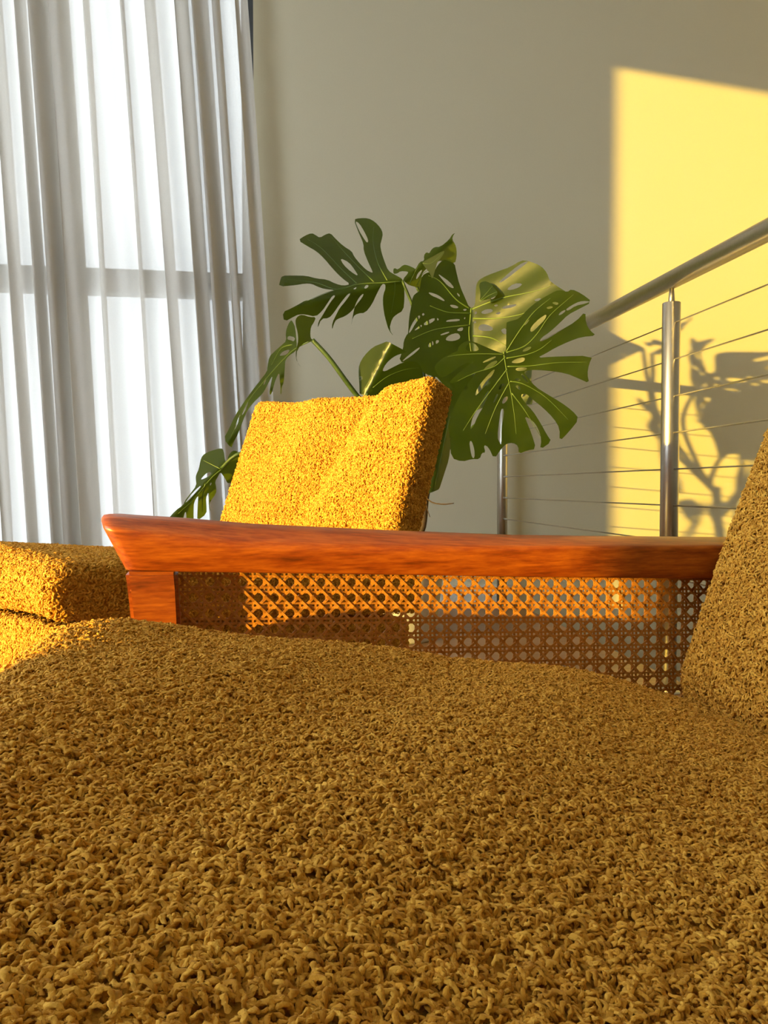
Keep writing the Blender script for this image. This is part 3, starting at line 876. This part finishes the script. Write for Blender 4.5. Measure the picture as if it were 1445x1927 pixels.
# centre heart-shaped leaf
f2 = depth_fn(2.93, 886, 620, -.0002, -.0002, 0, 0, ((886, 580), (890, 740)), -.0012, .006, 1)
o2 = tr('B', 1060,1078, 1020,1050, 1000,1000, 900,770, 850,560, 835,480, 760,440, 680,420, 600,500, 550,600, 480,590, 390,640, 370,740, 360,850, 320,870, 265,920, 245,1050, 215,1200, 200,1440) \
    + tr('C', 190,490, 140,590, 135,690, 70,880, 250,880, 420,1040) + tr('P', 830,712, 838,750, 845,792, 880,780, 920,762, 960,742, 1000,768, 1004,740, 998,705, 1010,650, 1040,600, 1068,551) \
    + tr('D', 1040,380, 960,330, 890,278, 890,270, 860,190, 800,120, 720,85, 650,62, 580,58, 460,130, 350,170, 200,225, 120,270, 90,330, 85,450, 80,540, 50,570)
h2 = [tr('B', 605,615, 660,650, 760,720, 825,800, 810,815, 740,780, 670,700), tr('B', 865,870, 905,905, 900,932, 870,900),
      tr('B', 470,868, 530,875, 620,910, 700,975, 690,990, 600,945, 520,912), tr('B', 762,1038, 830,1038, 888,1065, 870,1087, 800,1077),
      tr('B', 943,1105, 970,1090, 1003,1100, 975,1124), tr('B', 388,1165, 410,1148, 428,1170, 400,1189), tr('B', 203,1430, 250,1300, 320,1200, 360,1178, 367,1210, 300,1290, 240,1400),
      tr('B', 413,1280, 562,1208, 562,1258, 425,1327), tr('B', 593,1213, 622,1235, 600,1257), tr('B', 713,1262, 750,1240, 902,1228, 902,1257, 730,1270), tr('B', 957,1217, 982,1203, 972,1238),
      tr('C', 288,440, 380,363, 392,395, 300,447), tr('C', 863,440, 900,413, 952,403, 942,452, 890,457), tr('C', 638,500, 755,460, 762,480, 650,517),
      tr('C', 708,562, 760,508, 870,478, 912,520, 902,562, 820,592, 730,587), tr('C', 578,580, 622,578, 617,610, 578,634), tr('C', 478,630, 540,583, 547,650, 478,682),
      tr('C', 100,885, 200,788, 350,673, 364,690, 250,792),
      tr('D', 73,625, 95,608, 102,635, 80,652), tr('D', 148,615, 200,588, 272,588, 272,617, 200,642, 153,637), tr('D', 283,545, 320,533, 332,550, 300,564), tr('D', 298,640, 330,618, 360,620, 345,647),
      tr('D', 363,570, 440,543, 545,533, 500,567, 390,587), tr('D', 58,725, 85,713, 97,735, 70,744), tr('D', 723,485, 780,468, 807,475, 780,497, 735,502),
      tr('D', 113,790, 140,753, 200,753, 272,785, 272,822, 180,827, 123,817), tr('D', 358,810, 422,793, 422,867, 380,852),
      tr('D', 338,292, 420,220, 550,110, 640,66, 660,76, 560,150, 450,240, 360,302), tr('D', 418,377, 500,308, 602,308, 560,352, 470,382), tr('D', 243,477, 290,443, 307,450, 270,482)]
leaf('leaf', [(o2, h2, f2)], M_LEAF, [(tr('B', 1058,1080, 1045,1250, 1030,1445) + tr('P', 890, 690, 893, 735), f2), (tr('B', 1040,1090, 850,960, 640,720, 480,640), f2), (tr('B', 1040,1155, 750,1140, 500,1050), f2),
     (tr('C', 1030,380, 800,400, 520,450, 260,560), f2), (tr('D', 50,590, 220,520, 400,460, 700,400, 900,340), f2), (tr('D', 60,690, 300,690, 560,650, 700,590), f2), (tr('D', 60,880, 250,900, 420,985), f2)], .0034)
# its turned-back upper right edge
f2b = depth_fn(2.85, 920, 550, -.0010, -.0008)
leaf('leaf_edge', [(tr('D', 130,500, 140,420, 120,310, 180,280, 240,300, 280,350, 325,400, 320,440, 230,480), [], f2b)], M_LEAF, [(tr('D', 130,500, 200,420, 270,335), f2b), (tr('D', 135,505, 230,440, 320,400), f2b)], .0014,
     label='turned-back edge of the leaf')

# right-hand leaf facing the room
f3 = depth_fn(2.60, 955, 690, .0001, .0003, 0, 0, ((950, 665), (965, 850)), -.0002, .006, 2)
o3 = tr('D', 400,1075, 415,1040, 418,980, 420,740, 430,728, 500,710, 560,690, 650,590, 760,500, 900,420, 990,375, 1080,405, 1130,368, 1240,420, 1358,510, 1200,592, 1090,650, 1000,740, 890,840, 800,900,
        780,948, 880,905, 1000,825, 1180,720, 1280,608, 1285,740, 1330,820, 1400,877, 1240,890, 1100,940, 950,1010, 850,1070, 755,1118) \
    + tr('E', 1000,150, 1375,140, 1340,220, 1325,310, 1343,392, 1250,350, 1130,300, 950,275, 800,270, 745,290, 780,330, 850,420, 960,490, 1080,560, 1190,640, 1252,715, 1160,830, 1072,920, 1075,800, 1020,710,
         920,610, 830,540, 770,483, 715,495, 760,570, 830,640, 900,750, 960,860, 1002,920, 895,995, 910,900, 880,800, 830,730, 755,688, 780,750, 820,850, 862,987, 780,1000, 703,1032, 700,960, 650,930, 590,940,
         550,980, 480,1080, 430,970, 385,948, 402,1022, 370,1020, 350,1080, 280,1078, 190,1103, 90,1068, 80,900, 62,735, 150,530, 210,430, 325,290, 280,300, 170,375, 62,397, 120,330, 240,230, 312,188, 200,215, 60,320, 0,345,
         -50,290, -60,230, 0,170, 130,105, 150,103, 160,50, 230,5, 300,15, 400,60, 520,110)
h3 = [tr('E', 373,197, 490,143, 497,160, 390,207), tr('E', 383,267, 440,208, 500,183, 512,200, 460,247, 395,280), tr('E', 303,512, 330,430, 400,340, 470,268, 492,270, 420,390, 350,470),
      tr('E', 266,830, 272,750, 290,690, 350,590, 420,458, 437,470, 390,590, 330,690, 290,790), tr('E', 256,920, 277,913, 302,990, 304,1066, 282,1070, 265,1000), tr('E', 468,577, 500,488, 522,490, 490,562),
      tr('E', 548,572, 570,518, 607,508, 602,540, 570,577), tr('E', 518,442, 540,398, 577,393, 562,430, 530,452), tr('E', 498,377, 540,338, 552,350, 510,382),
      tr('E', 508,880, 528,720, 543,623, 570,623, 562,720, 547,800, 545,950, 530,930), tr('E', 638,197, 680,168, 757,153, 757,190, 700,210, 645,207), tr('E', 668,265, 700,248, 777,248, 772,272, 700,284),
      tr('E', 668,415, 700,408, 722,440, 712,455), tr('E', 733,97, 780,63, 822,58, 802,87, 750,107), tr('E', 663,352, 700,346, 727,365, 690,372), tr('E', 218,102, 240,28, 300,23, 347,80, 320,102), tr('E', 720,315, 740,300, 800,395, 770,375),
      tr('D', 678,832, 690,778, 780,688, 862,638, 842,700, 760,782, 710,832), tr('D', 848,572, 900,553, 937,565, 880,590), tr('D', 913,522, 940,506, 992,520, 970,547), tr('D', 983,657, 1010,618, 1062,593, 1062,612, 1020,647),
      tr('D', 1068,602, 1080,578, 1180,518, 1250,498, 1335,504, 1290,525, 1170,552, 1100,602), tr('D', 603,762, 665,698, 672,708, 620,767)]
v3 = [tr('E', 565,100, 590,260, 630,460, 660,650, 680,850), tr('E', 570,130, 400,125, 200,130, 60,150), tr('E', 585,150, 480,240, 300,300, 150,370), tr('E', 600,260, 480,420, 330,620, 200,820), tr('E', 620,380, 500,600, 400,850),
      tr('E', 600,240, 800,235, 1050,205, 1320,200), tr('E', 590,165, 780,130, 900,80, 1000,0), tr('D', 420,1060, 620,990, 760,850, 900,650, 1150,430), tr('D', 420,1050, 560,830, 720,620, 900,470), tr('E', 625,375, 750,400, 950,520, 1150,720), tr('E', 640,480, 760,640, 900,870)]
leaf('leaf', [(o3, h3, f3)], M_LEAF, [(v, f3) for v in v3], .0022)

# young curled leaf at the crown
f4 = depth_fn(2.91, 800, 500, .0008, .0004, 0, 0, ((760, 530), (850, 450)), .0016, .002, 3)
o4 = tr('B', 845,60, 800,80, 760,150, 640,250, 560,250, 510,295, 490,340, 450,320, 415,365, 420,440, 360,450, 300,560, 290,540, 200,500, 140,490, 60,560, 30,540, 0,545, 0,620, 60,610, 95,580, 200,585, 200,610,
        130,690, 150,720, 210,770, 320,800, 330,860, 380,850, 380,640, 430,560, 600,440, 720,440, 838,480, 862,380, 862,290, 840,210, 800,150, 815,90)
h4 = [tr('B', 305,690, 330,610, 390,555, 385,590, 330,680)]
leaf('leaf', [(o4, h4, f4)], M_LEAF, [(tr('B', 210,770, 300,580, 370,470), f4), (tr('B', 320,770, 400,620, 470,570), f4)], .0016)
f4b = depth_fn(2.85, 815, 500, -.0004, .0002)
leaf('leaf', [(tr('B', 385,460, 500,400, 620,330, 710,295, 650,400, 600,450, 570,560, 530,700, 500,610, 440,540), [], f4b)], M_LEAFL, [(tr('B', 400,470, 520,470, 690,310), f4b)], .0012, label='small lime green unfurling leaf')

# olive leaf rising behind the cushion
f6 = depth_fn(2.50, 720, 690, -.0004, .0004, 0, 0, ((690, 740), (735, 650)), .0014, .002, 4)
o6 = tr('H', 80,560, 78,450, 70,350, 75,270, 120,190, 200,110, 290,75, 330,58, 400,95, 520,160, 440,175, 380,205, 320,260, 285,325, 310,332, 370,300, 470,250, 560,235, 620,260, 650,330, 660,420, 500,500, 300,560)
leaf('leaf', [(o6, [], f6)], M_LEAF, [(tr('H', 110,520, 190,380, 280,220, 330,90), f6), (tr('H', 200,480, 330,380, 480,320, 620,300), f6)], .0012)

# drooping leaf on the long bare stalk
f7 = depth_fn(2.54, 520, 720, .0006, -.0004, 0, 0, ((585, 640), (430, 830)), .0016, .002, 5)
o7 = tr('G', 1065,540, 1040,580, 950,640, 905,700, 900,770, 885,1000, 855,1060, 850,1165, 838,1150, 842,1060, 830,960, 825,870, 800,900, 760,1000, 720,1160, 685,1160, 715,1000, 735,900, 680,1000, 620,1120, 560,1190, 480,1265, 400,1365, 340,1500,
        275,1680, 200,1820, 182,1885, 75,1755, 150,1620, 230,1440, 330,1290, 450,1120, 560,980, 660,850, 665,780, 690,650, 760,580, 850,500, 920,440, 908,330, 940,220, 985,155, 1010,190, 1040,260)
h7 = [tr('G', 828,632, 870,580, 972,548, 930,622, 840,642), tr('G', 608,1032, 640,938, 652,950, 625,1022), tr('G', 318,1442, 360,1340, 412,1238, 390,1330, 340,1422), tr('G', 222,1642, 250,1530, 302,1408, 290,1480, 245,1602),
      tr('G', 928,420, 942,368, 1040,392, 1020,450, 980,430)]
f7b = depth_fn(2.48, 570, 620, .0012, .0002)
o7b = tr('G', 1040,150, 1080,100, 1140,85, 1230,120, 1318,118, 1290,190, 1250,250, 1240,330, 1245,400, 1270,422, 1250,448, 1180,450, 1065,545, 1050,700, 1130,815, 1060,720, 1042,620, 1060,520, 1080,430, 1070,320, 1045,230)
leaf('leaf', [(o7, h7, f7), (o7b, [], f7b)], M_LEAF, [(tr('G', 1250,440, 1040,545, 880,690, 620,980, 380,1290, 180,1720), f7), (tr('G', 1000,490, 850,540, 720,760), f7)], .002)

# lower left leaf in front of the curtain
f8 = depth_fn(2.36, 390, 910, .0006, .0, 0, 0, ((415, 880), (330, 970)), .0014, .002, 6)
o8 = tr('F', 40,1340, 180,1180, 310,1090, 345,1010, 420,910, 540,755, 525,640, 530,580, 580,470, 605,330, 640,245, 720,190, 850,145, 960,120, 1000,150, 1030,370, 1060,340, 1080,250, 1150,160, 1220,165, 1262,210, 1300,300, 1260,420, 1190,620, 1080,745, 1010,610,
        945,525, 900,610, 855,690, 875,790, 875,890, 770,1030, 755,1100, 790,1220, 745,1110, 755,960, 745,860, 700,960, 710,1100, 710,1240, 550,1355, 555,1200, 565,1000, 570,920, 495,1040, 490,1200, 490,1400, 370,1400, 365,1210, 340,1210, 300,1380)
h8 = [tr('F', 608,652, 690,558, 770,518, 793,550, 740,602, 640,652), tr('F', 338,1057, 430,930, 540,810, 617,753, 602,790, 500,900, 400,1012), tr('F', 765,750, 780,705, 795,712, 780,755)]
leaf('leaf', [(o8, h8, f8)], M_LEAF, [(tr('F', 980,470, 800,620, 640,810, 480,1000, 230,1230), f8), (tr('F', 690,720, 640,950, 640,1200), f8), (tr('F', 960,480, 800,400, 660,330), f8)], .002)

# dark old leaf hanging by the trunk
f9 = depth_fn(2.76, 830, 860, .0006, .0, 0, 0, ((840, 780), (810, 930)), .0016, .002, 7)
o9 = tr('H', 900,600, 820,800, 780,950, 760,1090, 730,1250, 690,1430, 720,1435, 780,1410, 800,1400, 815,1360, 850,1250, 890,1130, 905,1000, 910,900, 895,830, 900,740)
leaf('leaf', [(o9, [], f9)], M_LEAF, [(tr('H', 890,760, 830,1050, 760,1380), f9)], .002)

# stalks and roots
crown = Vector((POT.x, POT.y, 0.34))
def stalk(pts, r0=.008, r1=.005, name='stalk', mat=None):
    pp = smooth_path(pts, 6); n = len(pp)
    return link(name, tube_mesh(name, pp, [r0 + (r1 - r0) * i / (n - 1) for i in range(n)], 10), mat or M_STEM, plant)
def pt(x, y, d): return px(x, y, d - 0.14)
def f_at(fn, x, y, off=0): return px(x, y, float(fn(np.array([[x, y]]))[0]) + off)
tb = pt(800, 960, 2.93); tm = pt(815, 860, 2.95)
stalk([crown, pt(792, 1000, 2.93), pt(802, 930, 2.94), pt(822, 850, 2.97)], .014, .012, 'trunk', M_ROOT)
stalk([pt(815, 860, 2.97), pt(850, 800, 3.07), pt(870, 700, 3.14), f_at(f2, 886, 582, .006)])
stalk([pt(812, 870, 2.96), pt(860, 830, 3.04), pt(930, 760, 3.06), f_at(f3, 949, 664, .006)])
stalk([pt(815, 860, 2.97), pt(800, 740, 3.10), pt(790, 620, 3.12), f_at(f1, 757, 528, .004)])
stalk([pt(815, 860, 2.97), pt(815, 700, 3.13), pt(800, 580, 3.12), f_at(f4, 784, 540, .004)])
stalk([pt(805, 920, 2.94), pt(740, 830, 2.78), pt(665, 736, 2.68), pt(620, 675, 2.65), f_at(f7b, 588, 640, .004)], .009, .0075)
stalk([pt(802, 930, 2.94), pt(720, 850, 2.75), f_at(f6, 690, 740, .003)])
stalk([pt(800, 945, 2.94), pt(600, 880, 2.7), pt(470, 850, 2.5), f_at(f8, 416, 881, .003)])
stalk([tr_ for tr_ in [pt(803, 938, 2.93), pt(815, 946, 2.90), pt(835, 949, 2.88), pt(854, 947, 2.87)]], .0028, .0018, 'aerial_root', M_ROOT)
stalk([pt(802, 942, 2.93), pt(804, 958, 2.92), pt(809, 973, 2.91)], .0022, .0012, 'aerial_root', M_ROOT)
pot = link('pot', lathe_mesh('pot', [(.12, 0.0005), (.13, .01), (.165, .30), (.172, .305), (.172, .33), (.158, .33), (.152, .30)], POT), M_POT, plant)
link('soil', lathe_mesh('soil', [(.149, .26), (.149, .302), (.10, .312), (.02, .316)], POT), M_SOIL, pot)
